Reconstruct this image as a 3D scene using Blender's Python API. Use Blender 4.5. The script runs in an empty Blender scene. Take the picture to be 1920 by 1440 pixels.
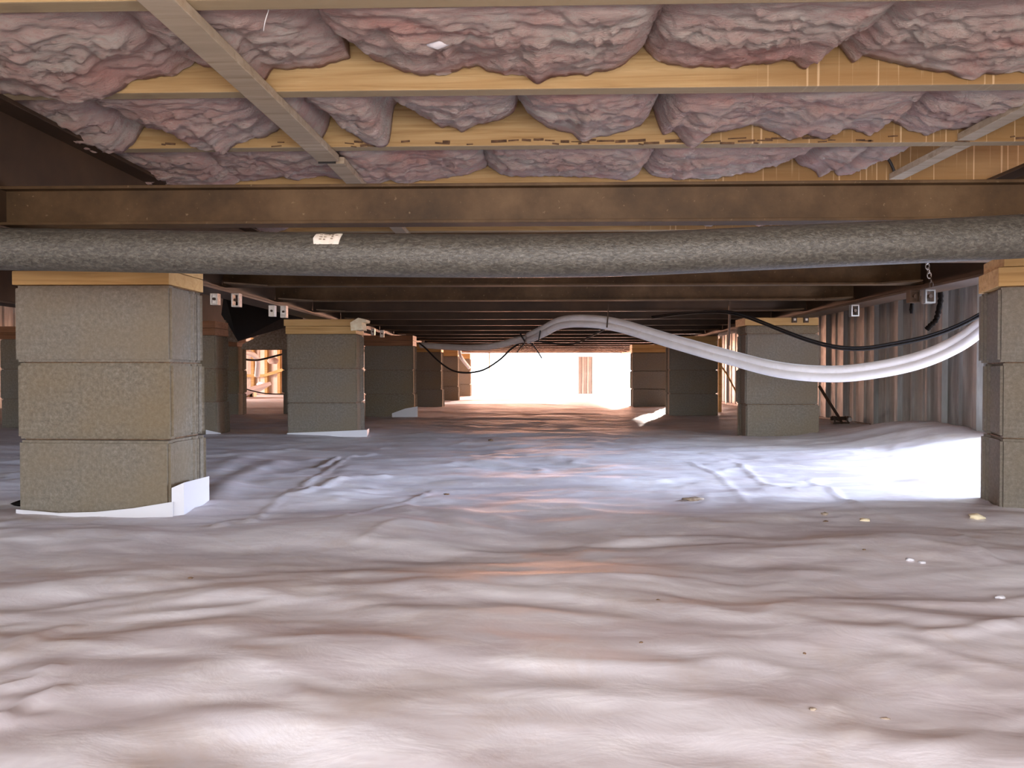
import bpy, bmesh, math, random
import numpy as np
from mathutils import Vector, Matrix, Euler
random.seed(7); RS = np.random.RandomState(7)
S = bpy.context.scene
COL = S.collection
F = 1442.0; HC = 0.34
YAW = math.atan(40 / F); PITCH = math.atan(20 / F)

# ------------------------------------------------------------------ camera, world, lights, exposure
cam_d = bpy.data.cameras.new('camera'); cam = bpy.data.objects.new('camera', cam_d); COL.objects.link(cam)
cam.location = (0, 0, HC); cam.rotation_euler = (math.pi / 2 - PITCH, 0, YAW)
cam_d.sensor_width = 36; cam_d.lens = 36 * F / 1920; cam_d.clip_start = 0.05; cam_d.clip_end = 300
S.camera = cam
W = bpy.data.worlds.new('sky'); S.world = W; W.use_nodes = True
wb = W.node_tree.nodes['Background']; wb.inputs[0].default_value = (0.86, 0.93, 1.0, 1); wb.inputs[1].default_value = 5.0
S.view_settings.view_transform = 'Standard'; S.view_settings.look = 'None'
S.view_settings.gamma = 1; S.view_settings.use_curve_mapping = False; S.view_settings.exposure = 0.22
S.cycles.max_bounces = 8; S.cycles.diffuse_bounces = 5; S.cycles.glossy_bounces = 3
S.cycles.sample_clamp_indirect = 6

def area(name, loc, target, sx, sy, power, color):
    d = bpy.data.lights.new(name, 'AREA'); d.shape = 'RECTANGLE'; d.size = sx; d.size_y = sy
    d.energy = power; d.color = color
    o = bpy.data.objects.new(name, d); COL.objects.link(o); o.location = loc
    o.rotation_euler = (Vector(target) - Vector(loc)).to_track_quat('-Z', 'Y').to_euler()
    return o
# daylight through the access opening behind the camera
area('access_opening_daylight', (0.30, -0.55, 0.44), (0.15, 3.0, 0.25), 1.5, 0.30, 23, (1.0, 0.955, 0.945))
# blue sky light through the gap in the right skirting
area('skirting_gap_daylight', (3.2, 2.66, 0.70), (0.6, 2.62, 0.12), 1.0, 0.5, 42, (0.62, 0.74, 1.0)).data.spread = math.radians(75)
# open far end of the crawl space
area('far_end_daylight', (0.3, 13.4, 0.55), (0.2, 7.5, 0.1), 4.0, 0.8, 430, (1.0, 0.45, 0.27))
area('far_side_daylight', (2.6, 11.0, 0.55), (0.0, 9.6, 0.1), 3.6, 0.6, 260, (1.0, 0.55, 0.38))
area('left_gap_daylight', (-5.6, 10.6, 0.6), (-3.6, 11.6, 0.3), 2.0, 0.6, 90, (1.0, 0.68, 0.52))

sd = bpy.data.lights.new('sun', 'SUN'); sd.energy = 15; sd.color = (1.0, .84, .74); sd.angle = .02
so = bpy.data.objects.new('sun', sd); COL.objects.link(so); so.rotation_euler = (Vector((-.30, -1, -.26))).to_track_quat('-Z', 'Y').to_euler()

# ------------------------------------------------------------------ projection helper (photo pixel + distance along the room -> point)
_R = Euler((math.pi / 2 - PITCH, 0, YAW)).to_matrix()
def P(px, py, D):
    v = _R @ Vector(((px - 960) / F, (720 - py) / F, -1.0))
    s = D / v.y
    return Vector((v.x * s, D, HC + v.z * s))
def PZ(px, py, z=0.0):
    v = _R @ Vector(((px - 960) / F, (720 - py) / F, -1.0))
    s = (z - HC) / v.z
    return Vector((v.x * s, v.y * s, z))

# ------------------------------------------------------------------ materials
def mat(name, base=(.5, .5, .5), rough=.6, metal=0.0, spec=None):
    m = bpy.data.materials.new(name); m.use_nodes = True
    nt = m.node_tree; b = nt.nodes['Principled BSDF']
    b.inputs['Base Color'].default_value = (*base, 1); b.inputs['Roughness'].default_value = rough
    b.inputs['Metallic'].default_value = metal
    if spec is not None: b.inputs['Specular IOR Level'].default_value = spec
    return m, nt, b
def coords(nt, scale=(1, 1, 1), kind='Object'):
    tc = nt.nodes.new('ShaderNodeTexCoord'); mp = nt.nodes.new('ShaderNodeMapping')
    mp.inputs['Scale'].default_value = scale
    nt.links.new(tc.outputs[kind], mp.inputs['Vector']); return mp.outputs[0]
def noise(nt, vec, scale, detail=4, rough=.55, dist=0.0):
    n = nt.nodes.new('ShaderNodeTexNoise'); n.inputs['Scale'].default_value = scale
    n.inputs['Detail'].default_value = detail; n.inputs['Roughness'].default_value = rough
    n.inputs['Distortion'].default_value = dist
    nt.links.new(vec, n.inputs['Vector']); return n.outputs['Fac']
def ramp(nt, fac, stops):
    r = nt.nodes.new('ShaderNodeValToRGB'); e = r.color_ramp.elements
    while len(e) > 1: e.remove(e[-1])
    e[0].position = stops[0][0]; e[0].color = (*stops[0][1], 1)
    for p, c in stops[1:]:
        k = e.new(p); k.color = (*c, 1)
    nt.links.new(fac, r.inputs[0]); return r.outputs[0]
def mix(nt, fac, a, b, blend='MIX'):
    m = nt.nodes.new('ShaderNodeMix'); m.data_type = 'RGBA'; m.blend_type = blend
    for sock, v in ((m.inputs['Factor'], fac), (m.inputs['A'], a), (m.inputs['B'], b)):
        if isinstance(v, (int, float)): sock.default_value = v
        elif isinstance(v, tuple): sock.default_value = (*v, 1)
        else: nt.links.new(v, sock)
    return m.outputs['Result']
def bump(nt, b, h, strength=.3, dist=.01):
    n = nt.nodes.new('ShaderNodeBump'); n.inputs['Strength'].default_value = strength
    n.inputs['Distance'].default_value = dist
    nt.links.new(h, n.inputs['Height']); nt.links.new(n.outputs[0], b.inputs['Normal'])
def val(nt, fac, lo, hi, a=0.0, c=1.0):
    m = nt.nodes.new('ShaderNodeMapRange'); m.inputs['From Min'].default_value = lo; m.inputs['From Max'].default_value = hi
    m.inputs['To Min'].default_value = a; m.inputs['To Max'].default_value = c
    nt.links.new(fac, m.inputs['Value']); return m.outputs[0]
def math_n(nt, op, a, b):
    m = nt.nodes.new('ShaderNodeMath'); m.operation = op
    for i, v in enumerate((a, b)):
        if isinstance(v, (int, float)): m.inputs[i].default_value = v
        else: nt.links.new(v, m.inputs[i])
    return m.outputs[0]

def pine_material(name, light, midc, dark, streaks_and_shade=False):
    m, nt, b = mat(name, rough=.62, spec=.3)
    g = noise(nt, coords(nt, (1.0, 14, 22), 'Object'), 3.2, 6, .6, .6)
    c = ramp(nt, g, [(.28, dark), (.46, midc), (.66, light)])
    lg = noise(nt, coords(nt, (1.2, 3, 3)), 1.3, 3)
    c = mix(nt, val(nt, lg, .40, .70), c, tuple(x * .80 for x in midc))
    kn = nt.nodes.new('ShaderNodeTexVoronoi'); kn.inputs['Scale'].default_value = 2.1
    nt.links.new(coords(nt, (1, 1, 2.2)), kn.inputs['Vector'])
    c = mix(nt, val(nt, kn.outputs['Distance'], .035, .075, .75, 0), c, (.13, .05, .015))
    if streaks_and_shade:      # pale run marks left by water down the face, right half of the joists
        sv = noise(nt, coords(nt, (60, 0.01, 1.0)), 1.6, 2, .5)
        tc = nt.nodes.new('ShaderNodeTexCoord'); sp = nt.nodes.new('ShaderNodeSeparateXYZ'); nt.links.new(tc.outputs['Object'], sp.inputs[0])
        zone = val(nt, sp.outputs['X'], .35, .6)
        k = math_n(nt, 'MULTIPLY', val(nt, sv, .58, .64), zone)
        c = mix(nt, math_n(nt, 'MULTIPLY', zone, .62), c, (.30, .165, .06))  # right end darkened: light falloff put into the wood colour
        c = mix(nt, math_n(nt, 'MULTIPLY', k, .7), c, (.80, .60, .36))
    if streaks_and_shade:      # undersides: weaker light put into the colour, on top of greyer wood
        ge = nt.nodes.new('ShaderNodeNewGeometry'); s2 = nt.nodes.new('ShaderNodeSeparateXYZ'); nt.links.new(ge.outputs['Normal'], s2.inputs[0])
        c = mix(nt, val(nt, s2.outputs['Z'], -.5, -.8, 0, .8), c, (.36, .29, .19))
    nt.links.new(c, b.inputs['Base Color'])
    bump(nt, b, g, .25, .004); return m
M = {}
M['pine'] = pine_material('golden_pine', (.60, .43, .215), (.50, .335, .15), (.32, .185, .07), True)
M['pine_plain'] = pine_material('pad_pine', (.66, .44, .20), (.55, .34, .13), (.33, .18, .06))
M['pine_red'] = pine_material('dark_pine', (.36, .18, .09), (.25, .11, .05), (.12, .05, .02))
M['lath'] = pine_material('grey_lath_wood', (.58, .49, .37), (.48, .39, .28), (.33, .25, .16))
m, nt, b = mat('sheathing_board', rough=.8)
nt.links.new(ramp(nt, noise(nt, coords(nt), 9, 5), [(.3, (.16, .08, .035)), (.7, (.34, .2, .09))]), b.inputs['Base Color']); M['sheath'] = m

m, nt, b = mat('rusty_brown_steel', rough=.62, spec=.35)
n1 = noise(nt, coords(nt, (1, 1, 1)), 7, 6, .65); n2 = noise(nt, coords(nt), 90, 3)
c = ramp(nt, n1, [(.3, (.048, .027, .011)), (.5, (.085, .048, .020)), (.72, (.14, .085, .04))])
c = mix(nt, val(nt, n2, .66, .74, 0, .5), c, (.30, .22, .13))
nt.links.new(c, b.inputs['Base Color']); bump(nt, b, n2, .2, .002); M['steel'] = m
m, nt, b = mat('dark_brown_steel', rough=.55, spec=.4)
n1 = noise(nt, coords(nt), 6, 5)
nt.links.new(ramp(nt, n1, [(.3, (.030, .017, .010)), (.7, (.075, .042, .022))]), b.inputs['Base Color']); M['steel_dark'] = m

m, nt, b = mat('concrete_block_grey', rough=.93, spec=.15)
v = coords(nt)
n1 = noise(nt, v, 4.5, 4); n2 = noise(nt, v, 95, 6, .8); n3 = noise(nt, v, 30, 4)
oi = nt.nodes.new('ShaderNodeObjectInfo')
c = ramp(nt, n2, [(.30, (.115, .095, .070)), (.50, (.195, .165, .125)), (.68, (.29, .255, .205))])
c = mix(nt, val(nt, n1, .42, .68, 0, .55), c, (.215, .155, .082))
c = mix(nt, val(nt, oi.outputs['Random'], 0, 1, 0, .28), c, (.235, .235, .235))
nt.links.new(c, b.inputs['Base Color'])
bump(nt, b, math_n(nt, 'ADD', n2, math_n(nt, 'MULTIPLY', n3, .8)), .55, .004); M['block'] = m

def pink_mat(name, tint):
    m, nt, b = mat(name, rough=1.0, spec=.02)
    v = coords(nt, (1, 1.6, 1.6)); n1 = noise(nt, v, 5.5, 7, .68, .9); n2 = noise(nt, coords(nt, (1, 2, 2)), 46, 6, .75, 1.2)
    n3 = noise(nt, coords(nt), 2.6, 3, .5, .5)
    c = ramp(nt, n1, [(.30, (.86, .48, .45)), (.42, (.95, .67, .66)), (.55, (.98, .81, .80)), (.70, (.99, .94, .93))])
    c = mix(nt, val(nt, n3, .56, .74, 0, .75), c, (.92, .42, .38))
    fb = noise(nt, coords(nt, (1, 3.5, 3.5)), 30, 7, .8, 2.0)
    c = mix(nt, val(nt, fb, .52, .66, 0, .5), c, (.98, .94, .93))
    fd = noise(nt, coords(nt, (1, 2.4, 2.4)), 15, 6, .7, 2.4)
    c = mix(nt, val(nt, fd, .50, .36, 0, .34), c, (.80, .40, .37))
    c = mix(nt, 1.0, c, tint, 'MULTIPLY')
    nt.links.new(c, b.inputs['Base Color'])
    bump(nt, b, math_n(nt, 'ADD', math_n(nt, 'MULTIPLY', n1, 1.6), math_n(nt, 'ADD', n2, fb)), 1.0, .018)
    b.inputs['Sheen Weight'].default_value = .25; b.inputs['Sheen Roughness'].default_value = .5
    return m
M['pink'] = pink_mat('pink_fibreglass', (1.0, .96, .86))

m, nt, b = mat('mottled_dark_pipe_wrap', rough=.36, spec=.6)
v = coords(nt, (1, 1.0, 1.0)); n1 = noise(nt, coords(nt, (.8, 1, 1.6)), 135, 4, .7, .5); n2 = noise(nt, v, 9, 3)
nt.links.new(ramp(nt, n1, [(.36, (.045, .041, .034)), (.5, (.078, .072, .059)), (.64, (.135, .126, .105))]), b.inputs['Base Color'])
bump(nt, b, n1, .6, .003); M['wrap'] = m

m, nt, b = mat('white_ground_liner', rough=.57, spec=.35)
v = coords(nt); n1 = noise(nt, coords(nt, (1, 1.6, 1)), 1.5, 6, .62, .5); n2 = noise(nt, coords(nt), 5.0, 6, .65, .6); n4 = noise(nt, v, 26, 4, .6)
c = ramp(nt, n1, [(.33, (.59, .55, .59)), (.5, (.76, .735, .79)), (.66, (.87, .86, .91))])
c = mix(nt, val(nt, n2, .50, .70, 0, .50), c, (.56, .45, .37))
c = mix(nt, val(nt, n4, .70, .80, 0, .25), c, (.60, .48, .34))
nt.links.new(c, b.inputs['Base Color'])
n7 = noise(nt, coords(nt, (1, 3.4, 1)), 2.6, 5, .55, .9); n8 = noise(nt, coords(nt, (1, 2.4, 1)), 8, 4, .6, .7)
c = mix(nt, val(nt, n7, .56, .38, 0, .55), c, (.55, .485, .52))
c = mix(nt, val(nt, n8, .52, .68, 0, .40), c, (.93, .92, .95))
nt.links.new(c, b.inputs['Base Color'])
n5 = noise(nt, coords(nt, (1, 1.5, 1)), 11, 5, .55, .7)
bump(nt, b, n5, .10, .02); M['liner'] = m
m, nt, b = mat('white_liner_flap', (.66, .65, .69), .4); 
bump(nt, b, noise(nt, coords(nt), 30, 3), .2, .004); M['flap'] = m

m, nt, b = mat('galvanised_sheet', rough=.38, metal=.25, spec=.5)
n1 = noise(nt, coords(nt, (1, 7, .8)), 2.4, 5, .6); n2 = noise(nt, coords(nt, (1, 1, 1)), 30, 3)
c = ramp(nt, n1, [(.3, (.19, .185, .165)), (.55, (.31, .31, .295)), (.72, (.50, .50, .48))])
nt.links.new(c, b.inputs['Base Color'])
nt.links.new(val(nt, n2, .3, .7, .34, .56), b.inputs['Roughness']); M['galv'] = m
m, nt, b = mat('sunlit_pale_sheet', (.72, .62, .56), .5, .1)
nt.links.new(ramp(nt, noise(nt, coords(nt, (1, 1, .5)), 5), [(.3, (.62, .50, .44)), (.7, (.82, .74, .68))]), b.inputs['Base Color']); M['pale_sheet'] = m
m, nt, b = mat('white_foam_sleeve', rough=.5)
n1 = noise(nt, coords(nt), 14, 4)
nt.links.new(ramp(nt, n1, [(.3, (.82, .80, .80)), (.62, (.90, .88, .88)), (.8, (.74, .70, .66))]), b.inputs['Base Color']); bump(nt, b, n1, .1, .004); M['foam'] = m
m, nt, b = mat('black_cable', (.018, .016, .016), .45)
bump(nt, b, noise(nt, coords(nt), 60, 2), .1, .001); M['cable'] = m
m, nt, b = mat('black_sheet', (.012, .010, .010), .6)
bump(nt, b, noise(nt, coords(nt), 8, 4), .4, .02); M['black'] = m
m, nt, b = mat('rough_black_foam', (.012, .010, .009), 1.0, 0, 0.0)
bump(nt, b, noise(nt, coords(nt), 60, 4), .8, .01); M['blackfoam'] = m
m, nt, b = mat('zinc_bracket', (.46, .44, .42), .42, .6)
nt.links.new(ramp(nt, noise(nt, coords(nt), 60, 3), [(.35, (.34, .31, .28)), (.65, (.62, .60, .57))]), b.inputs['Base Color']); M['zinc'] = m
m, nt, b = mat('paper_label', (.90, .84, .74), .6)
nt.links.new(ramp(nt, noise(nt, coords(nt), 40, 2), [(.3, (.84, .77, .66)), (.7, (.93, .88, .80))]), b.inputs['Base Color']); M['paper'] = m
m, nt, b = mat('label_ink', (.34, .28, .22), .7); 
nt.links.new(ramp(nt, noise(nt, coords(nt), 90, 2), [(.3, (.25, .2, .15)), (.7, (.45, .38, .30))]), b.inputs['Base Color']); M['ink'] = m
m, nt, b = mat('red_clay_ground', rough=.95)
nt.links.new(ramp(nt, noise(nt, coords(nt), 1.2, 6), [(.3, (.52, .24, .12)), (.7, (.70, .40, .24))]), b.inputs['Base Color']); M['clay'] = m
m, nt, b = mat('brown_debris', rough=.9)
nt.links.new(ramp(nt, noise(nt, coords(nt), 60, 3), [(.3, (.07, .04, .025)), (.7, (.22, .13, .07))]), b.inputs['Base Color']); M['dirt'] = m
m, nt, b = mat('cream_foam_crumb', rough=.9)
nt.links.new(ramp(nt, noise(nt, coords(nt), 60, 3), [(.3, (.80, .66, .42)), (.7, (.92, .84, .62))]), b.inputs['Base Color']); M['cream'] = m
m, nt, b = mat('dry_leaf', rough=.8)
nt.links.new(ramp(nt, noise(nt, coords(nt), 60, 3), [(.3, (.20, .14, .09)), (.7, (.42, .34, .27))]), b.inputs['Base Color']); M['leaf'] = m

# ------------------------------------------------------------------ mesh helpers
def link(name, me, material=None, parent=None, smooth=False):
    o = bpy.data.objects.new(name, me); COL.objects.link(o)
    if material is not None and not me.materials: me.materials.append(material)
    if parent is not None: o.parent = parent
    if smooth: me.polygons.foreach_set('use_smooth', [True] * len(me.polygons))
    return o
def tag(o, label=None, cat=None, group=None, kind=None):
    for k, v in (('label', label), ('category', cat), ('group', group), ('kind', kind)):
        if v: o[k] = v
    return o
def empty(name, loc, label=None, cat=None, group=None, rz=0):
    o = bpy.data.objects.new(name, None); COL.objects.link(o); o.location = loc; o.rotation_euler.z = rz
    o.empty_display_size = .05
    return tag(o, label, cat, group)
class MB:
    def __init__(s): s.v = []; s.f = []
    def add(s, vs, fs):
        n = len(s.v); s.v += [tuple(x) for x in vs]; s.f += [tuple(i + n for i in q) for q in fs]; return s
    def box(s, c, d, rot=None):
        h = [x / 2 for x in d]; vs = []
        for sx in (-1, 1):
            for sy in (-1, 1):
                for sz in (-1, 1):
                    p = Vector((sx * h[0], sy * h[1], sz * h[2]))
                    if rot: p = rot @ p
                    vs.append(p + Vector(c))
        return s.add(vs, [(0, 1, 3, 2), (4, 6, 7, 5), (0, 4, 5, 1), (2, 3, 7, 6), (0, 2, 6, 4), (1, 5, 7, 3)])
    def bb(s, x0, x1, y0, y1, z0, z1): return s.box(((x0 + x1) / 2, (y0 + y1) / 2, (z0 + z1) / 2), (x1 - x0, y1 - y0, z1 - z0))
    def bar(s, a, b, w, t, up=(0, 0, 1)):
        a = Vector(a); b = Vector(b); d = (b - a); L = d.length; d.normalize(); u = Vector(up); r = d.cross(u).normalized(); u = r.cross(d)
        R = Matrix((d, r, u)).transposed(); return s.box((a + b) / 2, (L, w, t), R)
    def prism(s, poly, z0, z1):
        n = len(poly); vs = [(x, y, z0) for x, y in poly] + [(x, y, z1) for x, y in poly]
        fs = [tuple(range(n))[::-1], tuple(range(n, 2 * n))] + [(i, (i + 1) % n, (i + 1) % n + n, i + n) for i in range(n)]
        return s.add(vs, fs)
    def tube(s, pts, r, sides=10, caps=True, squash=1.0):
        pts = [Vector(p) for p in pts]; n = len(pts); rs = r if hasattr(r, '__len__') else [r] * n
        rings = []
        for i, p in enumerate(pts):
            t = (pts[min(i + 1, n - 1)] - pts[max(i - 1, 0)]).normalized()
            up = Vector((0, 0, 1)) if abs(t.z) < .93 else Vector((0, 1, 0))
            a = t.cross(up).normalized(); b_ = a.cross(t)
            rings.append([p + (a * math.cos(k * 2 * math.pi / sides) + b_ * math.sin(k * 2 * math.pi / sides) * squash) * rs[i] for k in range(sides)])
        vs = [q for rg in rings for q in rg]; fs = []
        for i in range(n - 1):
            for k in range(sides):
                k2 = (k + 1) % sides; fs.append((i * sides + k, i * sides + k2, (i + 1) * sides + k2, (i + 1) * sides + k))
        if caps: fs += [tuple(range(sides))[::-1], tuple(range((n - 1) * sides, n * sides))]
        return s.add(vs, fs)
    def build(s, name, material, parent=None, smooth=False, bevel=0, seg=2, origin=None):
        me = bpy.data.meshes.new(name); vs = s.v
        if origin is not None: vs = [tuple(Vector(v) - Vector(origin)) for v in vs]
        me.from_pydata(vs, [], s.f); me.update()
        if bevel:
            bm = bmesh.new(); bm.from_mesh(me)
            bmesh.ops.bevel(bm, geom=[e for e in bm.edges if e.calc_face_angle(0) > .6], offset=bevel, segments=seg, affect='EDGES', profile=.6)
            bm.to_mesh(me); bm.free()
        o = link(name, me, material, parent, smooth)
        if origin is not None: o.location = origin
        return o
def smooth_path(pts, n=10):
    pts = [Vector(p) for p in pts]; q = [pts[0] * 2 - pts[1]] + pts + [pts[-1] * 2 - pts[-2]]; out = []
    for i in range(1, len(q) - 2):
        a, b, c, d = q[i - 1], q[i], q[i + 1], q[i + 2]
        for k in range(n):
            t = k / n; out.append(.5 * ((2 * b) + (c - a) * t + (2 * a - 5 * b + 4 * c - d) * t * t + (3 * b - a - 3 * c + d) * t ** 3))
    out.append(pts[-1]); return out

# numpy gradient noise
_perm = np.random.RandomState(3).permutation(256); _perm = np.concatenate([_perm, _perm, _perm])
_ga = np.random.RandomState(4).uniform(0, 2 * np.pi, 256)
def pn(x, y):
    x = np.asarray(x, float); y = np.asarray(y, float)
    xi = np.floor(x).astype(int); yi = np.floor(y).astype(int); xf = x - xi; yf = y - yi
    u = xf ** 3 * (xf * (xf * 6 - 15) + 10); v = yf ** 3 * (yf * (yf * 6 - 15) + 10)
    def g(ix, iy, dx, dy):
        a = _ga[_perm[(_perm[ix & 255] + iy) & 255]]; return np.cos(a) * dx + np.sin(a) * dy
    n00 = g(xi, yi, xf, yf); n10 = g(xi + 1, yi, xf - 1, yf); n01 = g(xi, yi + 1, xf, yf - 1); n11 = g(xi + 1, yi + 1, xf - 1, yf - 1)
    a = n00 + u * (n10 - n00); b_ = n01 + u * (n11 - n01); return (a + v * (b_ - a)) * 1.5
def fbm(x, y, o=4, g=.5):
    s = 0; a = 1; f = 1
    for k in range(o): s = s + a * pn(x * f + 17.3 * k, y * f + 9.1 * k); a *= g; f *= 2.03
    return s

# ------------------------------------------------------------------ floor liner height
STROKES = [  # bright swells: centre x, y, half width, half height, slope in the picture, steepness
    (650, 1003, 270, 17, -.02, .17), (330, 1200, 150, 22, -.14, .16), (420, 1275, 330, 26, -.13, .17), (1010, 1235, 330, 26, .02, .12),
    (1480, 1185, 260, 18, .05, .12), (1150, 1105, 120, 14, .03, .12), (860, 1110, 160, 14, -.06, .12), (500, 1110, 170, 16, -.12, .12),
    (1660, 1150, 130, 12, .08, .10), (1420, 1040, 180, 14, .04, .12), (1720, 1030, 170, 18, -.04, .14), (1300, 1330, 330, 34, .06, .11),
    (760, 1350, 330, 34, .01, .11), (210, 1090, 170, 14, -.10, .12), (130, 1010, 130, 14, -.08, .10), (980, 1165, 190, 12, .06, .12),
    (1250, 990, 200, 9, .01, .10), (900, 960, 180, 8, .0, .08), (500, 945, 110, 8, -.1, .10), (1780, 1270, 150, 24, .1, .1),
    (250, 1390, 200, 26, -.1, .12), (1650, 1400, 230, 30, .05, .12), (700, 900, 160, 6, -.05, .08), (1150, 900, 150, 6, 0, .06)]
CREASES = [  # sharp folds: picture polylines, height, half width (m)
    ([(640, 976), (700, 952), (760, 938), (812, 914)], .006, .006), ([(408, 984), (440, 976), (474, 978)], .012, .008),
    ([(470, 975), (520, 940), (560, 918), (640, 860), (665, 848)], .006, .008), ([(0, 1290), (40, 1282), (90, 1268)], .008, .008),
    ([(0, 1345), (55, 1315), (112, 1292)], .010, .008), ([(75, 1262), (110, 1256)], .01, .008), ([(0, 1235), (60, 1190), (120, 1170)], .009, .014),
    ([(1380, 860), (1430, 900), (1490, 918)], .005, .010), ([(1520, 895), (1580, 930), (1650, 962)], .006, .010), ([(1290, 860), (1350, 890), (1400, 940)], .004, .010),
    ([(1780, 985), (1820, 1020), (1860, 1045)], .007, .010), ([(1750, 1180), (1840, 1165), (1920, 1150)], .008, .012),
    ([(600, 870), (640, 852), (700, 846)], .01, .012), ([(400, 880), (470, 850), (540, 838)], .02, .05), ([(392, 950), (450, 890), (520, 862)], .022, .05),
    ([(680, 1010), (740, 985), (800, 984)], .006, .010), ([(560, 930), (640, 900), (720, 893)], .010, .02)]
_st = []
for cx, cy, hw, hh, sl, st in STROKES:
    p = PZ(cx, cy); D = p.y; sx = hw * D / F; sy = D * D / (HC * F) * hh; k = -D / HC * sl
    k = max(-1.2, min(1.2, k)); _st.append((p.x, D + sy, sx, sy, k, st * sy * 1.65))
_cr = []
for pl, h, w in CREASES:
    q = [PZ(*a) for a in pl]; q = smooth_path(q, 4)
    _cr.append(([(a.x, a.y, c.x, c.y) for a, c in zip(q[:-1], q[1:])], h, w))
def floor_h(X, Y):
    X = np.asarray(X, float); Y = np.asarray(Y, float)
    wx = X + .15 * pn(X * 1.7, Y * 1.7 + 5); wy = Y + .10 * pn(X * 1.3 + 8, Y * 2.1)
    h = .014 * fbm(wx * .7 + 3, wy * 1.5, 2) + .0058 * fbm(wx * 1.5 + .4 * wy, wy * 4.4 + 11, 3) + .0034 * fbm(wx * 3.6 + wy, wy * 10.5 + 3, 3)
    r = 1 - np.abs(fbm(wx * 1.5 + 40, wy * 3.2 + 20, 3) * 1.3); h = h + .005 * np.clip(r, 0, 1) ** 4
    h = h + .0008 * fbm(X * 9, Y * 20, 3)
    for x0, y0, sx, sy, k, A in _st:
        u = (X - x0) / sx; w = (Y - y0 - k * (X - x0)) / sy
        asym = np.where(w > 0, w * .75, w)
        h = h + A * np.exp(-(u * u) * .9 - asym * asym * .5)
    for segs, hh, w in _cr:
        m_ = np.zeros_like(h)
        for ax, ay, bx, by in segs:
            dx = bx - ax; dy = by - ay; L = dx * dx + dy * dy + 1e-9
            t = np.clip(((X - ax) * dx + (Y - ay) * dy) / L, 0, 1)
            d2 = (X - ax - t * dx) ** 2 + (Y - ay - t * dy) ** 2
            m_ = np.maximum(m_, np.exp(-d2 / (w * w)))
        h = h + (.75 if hh < .015 else .32) * hh * m_
    # mound of liner against the right skirting
    h = h + .085 * np.exp(-((X - 2.0) / .42) ** 2 - ((Y - 3.9) / .55) ** 2) + .03 * np.exp(-((X - 2.0) / .3) ** 2) * (Y > 2) 
    far = np.clip((Y - 5.0) / 4, 0, 1); h = h * (1 - .4 * far)
    return h - .012
def fz(x, y): return float(floor_h(np.array([x]), np.array([y]))[0])

def grid_mesh(name, xs, ys, hf, material):
    nx, ny = len(xs), len(ys); X, Y = np.meshgrid(xs, ys); Z = hf(X, Y)
    co = np.stack([X, Y, Z], -1).reshape(-1, 3)
    i = np.arange(nx * ny).reshape(ny, nx)
    q = np.stack([i[:-1, :-1], i[:-1, 1:], i[1:, 1:], i[1:, :-1]], -1).reshape(-1, 4)
    me = bpy.data.meshes.new(name); me.vertices.add(len(co)); me.vertices.foreach_set('co', co.ravel())
    me.loops.add(q.size); me.loops.foreach_set('vertex_index', q.ravel().astype(np.int32))
    me.polygons.add(len(q)); me.polygons.foreach_set('loop_start', np.arange(0, q.size, 4, dtype=np.int32))
    me.update(calc_edges=True); return link(name, me, material, smooth=True)

ys = [-1.6]
while ys[-1] < 13.05: ys.append(ys[-1] + max(.010, .0055 * max(0, ys[-1]) + .004) * (1 if ys[-1] > .6 else 2.2))
xs = np.concatenate([np.arange(-5.25, -2.2, .06), np.arange(-2.2, 2.32, .0125)])
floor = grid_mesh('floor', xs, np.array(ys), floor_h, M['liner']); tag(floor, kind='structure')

# outside ground
g = MB().bb(-40, 40, -30, 60, -.22, -.10).build('ground', M['clay']); tag(g, kind='structure')

# ------------------------------------------------------------------ heights
ZJ = HC + .605            # underside of joists
ZB = HC + .305            # underside of main beams
ZM = HC + .335            # underside of crossmembers
JH = .19
c = MB().bb(-5.3, 2.12, -1.6, 13.0, ZJ + JH, ZJ + JH + .02).build('ceiling', M['sheath']); tag(c, kind='structure')

# ------------------------------------------------------------------ walls of skirting
def corrugated(y0, y1, x, z0, z1, name, parent, material, pitch=.30, depth=.020, axis='y', th=.0015):
    prof = []; y = y0; k = 0
    rib = [(0, 0), (.30, 0), (.36, .35), (.40, .35), (.46, 0), (.74, 0), (.80, 1), (.92, 1), (.98, 0)]
    while y < y1 - 1e-6:
        for a, d in rib:
            yy = y + a * pitch
            if yy < y1: prof.append((yy, -d * depth))
        y += pitch
    prof.append((y1, 0)); n = len(prof); vs = []; fs = []
    for off in (0, th):
        for z in (z0, z1):
            for (a, d) in prof:
                vs.append((x + d + off, a, z) if axis == 'y' else (a, x + d + off, z))
    for i in range(n - 1):
        fs.append((i, i + 1, n + i + 1, n + i)); fs.append((2 * n + i, 3 * n + i, 3 * n + i + 1, 2 * n + i + 1))
        fs.append((n + i, n + i + 1, 3 * n + i + 1, 3 * n + i)); fs.append((i, 2 * n + i, 2 * n + i + 1, i + 1))
    fs += [(0, n, 3 * n, 2 * n), (n - 1, 3 * n - 1, 4 * n - 1, 2 * n - 1)]
    return MB().add(vs, fs).build(name, material, parent)
def wall_run(name, spans, x, z0, z1, material, axis='y', rail=True):
    w = MB()
    for a, c_ in spans:
        if axis == 'y': w.bb(x + .03, x + .07, a, c_, z1 - .09, z1)
        else: w.bb(a, c_, x + .03, x + .07, z1 - .09, z1)
    wo = w.build(name, M['pine_red']); tag(wo, kind='structure')
    for a, c_ in spans:
        y = a
        while y < c_ - .05:
            e = min(y + .76, c_)
            corrugated(y, e + .012 if e < c_ else e, x + random.uniform(-.003, .003), z0, z1, 'panel', wo, material, axis=axis)
            y = e
    return wo
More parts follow.
